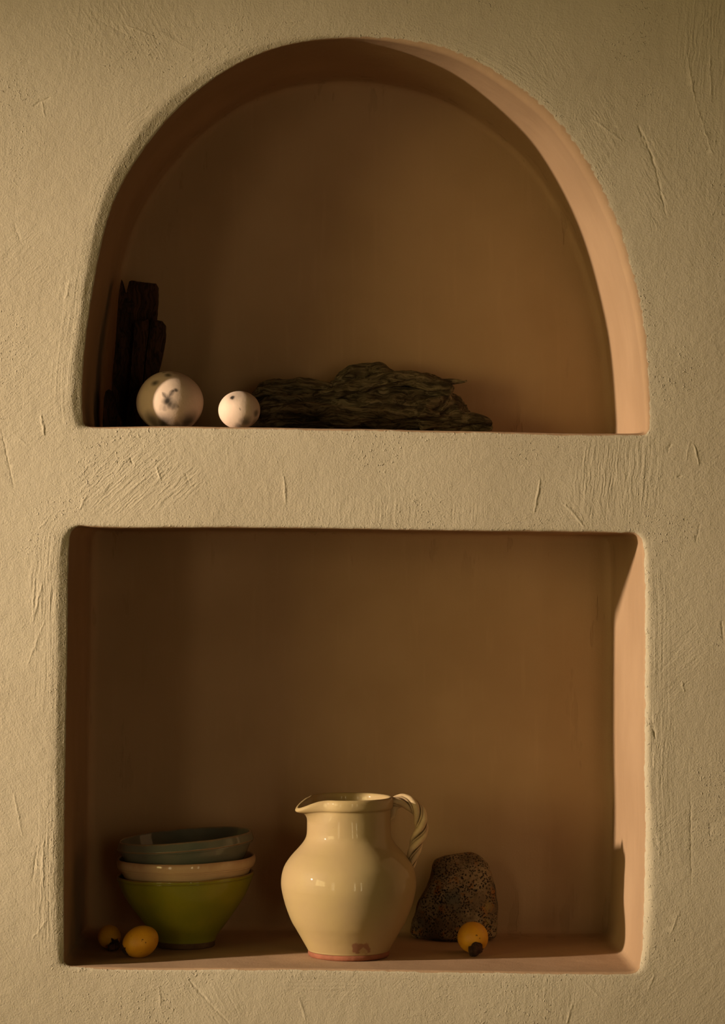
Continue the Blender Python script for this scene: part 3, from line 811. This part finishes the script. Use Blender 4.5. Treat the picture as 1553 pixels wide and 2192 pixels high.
# ------------------------------------------------------------------ driftwood log
def build_driftwood():
    yc = .295
    bm = bmesh.new()
    org = on_floor(790, yc, 0)
    def P(px, py, dy): return at(px, py, yc + dy) - org
    def disp(co, r):
        w = co + Vector((0, .02 * nz(co.x * 8, 1, co.z * 10), .02 * nz(co.x * 8, 5, co.z * 10)))
        g = 1 - abs(nz(w.x * 9, w.y * 70, w.z * 95)) * 2
        g2 = nz(w.x * 26, w.y * 160, w.z * 190)
        return min(1, r / .012) * (.0055 * g + .0026 * g2 + .005 * nz(co.x * 30, co.y * 30, co.z * 30) + .0012 * nz(co.x * 110, co.y * 110, co.z * 110) - .003)
    T = [([(528, 893, 0, 26), (560, 884, 0, 34), (620, 876, 0, 43), (700, 876, 0, 43), (780, 868, 0, 52), (860, 872, 0, 49), (920, 876, 0, 45), (962, 884, 0, 38), (985, 893, 0, 26), (996, 900, 0, 16)], .95),
         ([(716, 832, .004, 10), (738, 813, .004, 16), (765, 803, .004, 20), (800, 801, .004, 20), (850, 811, .004, 20), (905, 821, .004, 19), (945, 828, 0, 15), (962, 826, 0, 10)], 1.1),
         ([(672, 846, -.022, 8), (720, 842, -.026, 12), (775, 828, -.026, 14), (830, 812, -.024, 16), (885, 813, -.024, 15), (930, 826, -.024, 14), (960, 834, -.022, 13), (969, 837, -.02, 9)], .9),
         ([(940, 822, -.004, 10), (962, 817, -.006, 8), (980, 816, -.008, 6.5), (992, 817, -.010, 4), (1000, 815, -.01, 2.5)], .9),
         ([(900, 900, -.02, 18), (960, 899, -.022, 17), (1000, 898, -.022, 12), (1025, 897, -.024, 10), (1042, 903, -.024, 9), (1053, 909, -.024, 5)], .9),
         ([(930, 914, -.01, 12), (1000, 914, -.014, 11), (1040, 915, -.016, 9), (1054, 916, -.016, 6)], 1.0),
         ([(536, 853, 0, 8), (558, 845, 0, 14), (582, 834, 0, 17), (632, 830, 0, 17), (680, 833, 0, 14), (712, 832, 0, 9)], 1.2),
         ([(560, 885, -.03, 12), (640, 880, -.034, 16), (720, 888, -.036, 18), (800, 890, -.036, 18), (880, 886, -.034, 16), (940, 890, -.03, 10)], .7)]
    for pts, sq in T:
        cp = catmull(pts, 26)
        tube(bm, [P(*c[:3]) for c in cp], [c[3] * S * (1 + yc / D) for c in cp], 72, disp, sq)
    for v in bm.verts:
        lo = .0004
        if v.co.z < lo: v.co.z = lo
        if v.co.y > DEPTH - yc - .006: v.co.y = DEPTH - yc - .006
    o = link('driftwood_log', bm, mat_driftwood('grey_driftwood', 'x', (.06, .043, .024), (.20, .15, .085), (.12, .083, .042))); o.location = org
    tag(o, 'long grey-brown weathered driftwood log lying along the back of the arched niche', 'driftwood')
build_driftwood()

# ------------------------------------------------------------------ dark timber offcut
def build_timber():
    bm = bmesh.new()
    org = on_floor(290, .22, 0)
    slabs = [([(257, 624), (261.5, 600), (264, 608), (266.5, 621), (269.6, 630), (273.5, 627), (275, 615), (278, 604), (283, 602), (295, 604), (307, 606), (320, 607), (335, 609), (339, 615), (338.6, 644), (336, 683), (334, 760), (330, 930), (246, 930), (240, 850), (242, 807), (245, 776), (249.5, 729), (253, 667)], .245, .285),
             ([(290, 691), (300, 686), (309, 688), (321, 683), (319, 715), (314, 752), (310, 784), (306, 830), (300, 930), (270, 930), (276, 850), (283, 770), (288, 720)], .215, .25),
             ([(323, 684), (336, 686), (349, 689), (355, 697), (355, 715), (354, 730), (350, 753), (344, 781), (338, 800), (332, 850), (326, 930), (302, 930), (308, 830), (312, 784), (316, 752), (321, 715)], .218, .254),
             ([(225, 853), (229, 838), (235, 834), (241, 840), (246, 856), (249, 872), (254, 888), (262, 902), (266, 930), (222, 930), (223, 890)], .19, .25)]
    zf = org.z
    for poly, y0, y1 in slabs:
        # subdivide outline and roughen it
        pts = []
        n = len(poly)
        for i in range(n):
            a, b = poly[i], poly[(i + 1) % n]
            m = max(1, int(math.hypot(a[0] - b[0], a[1] - b[1]) / 6))
            for t in range(m): pts.append((lerp(a[0], b[0], t / m) + .9 * nz(a[0] * .3 + t, b[1] * .3, 1), lerp(a[1], b[1], t / m) + .9 * nz(a[1] * .3 + t, b[0] * .3, 6)))
        rings = []
        for t, ins in ((0, 1.6), (.06, .4), (.15, 0), (.5, 0), (.85, 0), (.94, .4), (1, 1.6)):
            yy = lerp(y0, y1, t); ring = []
            cx = sum(p[0] for p in pts) / len(pts); cy = sum(p[1] for p in pts) / len(pts)
            for px, py in pts:
                l = math.hypot(px - cx, py - cy)
                q = at(px - (px - cx) / l * ins, py - (py - cy) / l * ins, (y0 + y1) / 2)
                q = Vector((q.x, yy + .0022 * nz(px * .16, py * .012, y0 * 40), max(q.z, zf + .0004)))
                ring.append(bm.verts.new(q - org))
            rings.append(ring)
        m = len(pts)
        for a, b in zip(rings, rings[1:]):
            for i in range(m): bm.faces.new((a[i], a[(i + 1) % m], b[(i + 1) % m], b[i]))
        bm.faces.new(rings[0]); bm.faces.new(rings[-1][::-1])
    bmesh.ops.dissolve_degenerate(bm, edges=bm.edges, dist=1e-6)
    bmesh.ops.triangulate(bm, faces=[f for f in bm.faces if len(f.verts) > 4])
    o = link('timber_offcut', bm, mat_driftwood('charred_timber', 'z', (.030, .016, .010), (.070, .031, .015), (.05, .023, .011), .002), angle=35); o.location = org
    tag(o, 'dark splintered timber offcut standing upright at the left of the arched niche', 'timber')
build_timber()

# ------------------------------------------------------------------ the rest of the room: floor, and the wall behind the camera with its two windows
def box(bm, x0, x1, y0, y1, z0, z1):
    vs = [bm.verts.new(c) for c in ((x0, y0, z0), (x1, y0, z0), (x1, y1, z0), (x0, y1, z0), (x0, y0, z1), (x1, y0, z1), (x1, y1, z1), (x0, y1, z1))]
    for f in ((0, 3, 2, 1), (4, 5, 6, 7), (0, 1, 5, 4), (1, 2, 6, 5), (2, 3, 7, 6), (3, 0, 4, 7)): bm.faces.new([vs[i] for i in f])
WINY = -5.4; WINX = -4.2
WINS = [(-3.2, -2.5), (.72, 1.06), (1.9, 2.24)]
WZ0, WZ1 = .12, 2.15
LW = (-4.9, -2.5, .95, 2.35)      # window of the left wall: y from, y to, z from, z to
def pane_mat(name, col, e_):
    em = bpy.data.materials.new(name); em.use_nodes = True; t = em.node_tree; t.nodes.clear()
    e = t.nodes.new('ShaderNodeEmission'); e.inputs[0].default_value = (*col, 1); e.inputs[1].default_value = e_
    t.links.new(e.outputs[0], t.nodes.new('ShaderNodeOutputMaterial').inputs[0]); return em
def build_room():
    bm = bmesh.new(); box(bm, WINX, 4.5, WINY - .3, -.001, -.06, 0)
    o = link('floor', bm, mat_plain('clay_tile_floor', (.20, .12, .07), (.15, .09, .05), 3, .8), smooth=False); o['kind'] = 'structure'
    pl = mat_plain('room_plaster', (.26, .19, .11), (.23, .17, .10), 4, .95)
    bm = bmesh.new()
    xs = [WINX] + [v for w in WINS for v in w] + [4.5]
    for i in range(0, len(xs), 2): box(bm, xs[i], xs[i + 1], WINY - .25, WINY, 0, 2.75)
    for a, b in WINS: box(bm, a, b, WINY - .25, WINY, 0, WZ0); box(bm, a, b, WINY - .25, WINY, WZ1, 2.75)
    o = link('wall_front', bm, pl, smooth=False); o['kind'] = 'structure'
    bm = bmesh.new(); y0, y1, z0, z1 = LW; xa, xb = WINX - .25, WINX
    box(bm, xa, xb, WINY, y0, 0, 2.75); box(bm, xa, xb, y1, -.001, 0, 2.75); box(bm, xa, xb, y0, y1, 0, z0); box(bm, xa, xb, y0, y1, z1, 2.75)
    o = link('wall_left', bm, pl, smooth=False); o['kind'] = 'structure'
    wood = mat_plain('window_wood', (.16, .11, .07), (.12, .08, .05), 20, .7)
    ems = [pane_mat('daylit_pane', (1, .80, .45), WIN_E), pane_mat('bright_pane', (1, .80, .45), WIN_E * 1.8)]
    for i, (a, b) in enumerate(WINS):
        root = bpy.data.objects.new(f'window_{i + 1}', None); C.objects.link(root); root['kind'] = 'structure'
        bm = bmesh.new(); w = .05
        mid = (a + b) / 2
        for x in (a, mid - w / 2, b - w): box(bm, x, x + w, WINY - .14, WINY - .08, WZ0, WZ1)
        for z in (WZ0, WZ0 + .55, WZ0 + 1.05, WZ0 + 1.55, WZ1 - w): box(bm, a, b, WINY - .135, WINY - .085, z, z + w)
        link('frame', bm, wood, root, smooth=False)
        bm = bmesh.new(); box(bm, a, b, WINY - .118, WINY - .112, WZ0, WZ1); link('pane', bm, ems[min(i, 1)], root, smooth=False)
    root = bpy.data.objects.new('window_4', None); C.objects.link(root); root['kind'] = 'structure'
    bm = bmesh.new(); w = .06
    for k in range(4): yy = lerp(y0, y1 - w, k / 3); box(bm, WINX - .14, WINX - .08, yy, yy + w, z0, z1)
    for k in range(3): zz = lerp(z0, z1 - w, k / 2); box(bm, WINX - .135, WINX - .085, y0, y1, zz, zz + w)
    link('frame', bm, wood, root, smooth=False)
    bm = bmesh.new(); box(bm, WINX - .118, WINX - .112, y0, y1, z0, z1); link('pane', bm, pane_mat('left_pane', (1, .775, .29), LW_E), root, smooth=False)  # plain glowing pane of the left window, giving the broad soft fill
WIN_E = 7.0; LW_E = 12.0
build_room()

# ------------------------------------------------------------------ light
w = bpy.data.worlds.new('world'); bpy.context.scene.world = w; w.use_nodes = True
w.node_tree.nodes['Background'].inputs[0].default_value = (1, .80, .28, 1)
w.node_tree.nodes['Background'].inputs[1].default_value = .004
Lc = Vector((0, .1, 1.10))
Lp = Lc + Vector((-1, -.395, .205)) * 4.0
ld = bpy.data.lights.new('window_light', 'SPOT'); ld.energy = 1420; ld.color = (1, .815, .63)
ld.shadow_soft_size = .075; ld.spot_size = radians(30); ld.spot_blend = 1.0
lo = bpy.data.objects.new('window_light', ld); C.objects.link(lo); lo.location = Lp
aim = Vector((wx(350), 0, wz(1290))) - Lp
lo.rotation_euler = aim.to_track_quat('-Z', 'Y').to_euler(); lo.scale = (.5, 1, 1)

# ------------------------------------------------------------------ camera
cd = bpy.data.cameras.new('camera'); co = bpy.data.objects.new('camera', cd); C.objects.link(co)
co.location = (wx(VX), -D, ZC); co.rotation_euler = (pi / 2, 0, 0)
cd.sensor_fit = 'VERTICAL'; cd.sensor_height = 36; cd.lens = F / 2192 * 36
cd.shift_x = (776.5 - VX) / 2192; cd.shift_y = (VY - 1096) / 2192
cd.clip_start = .05
sc = bpy.context.scene; sc.camera = co
sc.view_settings.view_transform = 'Standard'; sc.view_settings.look = 'None'
sc.view_settings.exposure = 0; sc.view_settings.gamma = 1
sc.cycles.use_denoising = True
sc.cycles.diffuse_bounces = 6; sc.cycles.max_bounces = 10
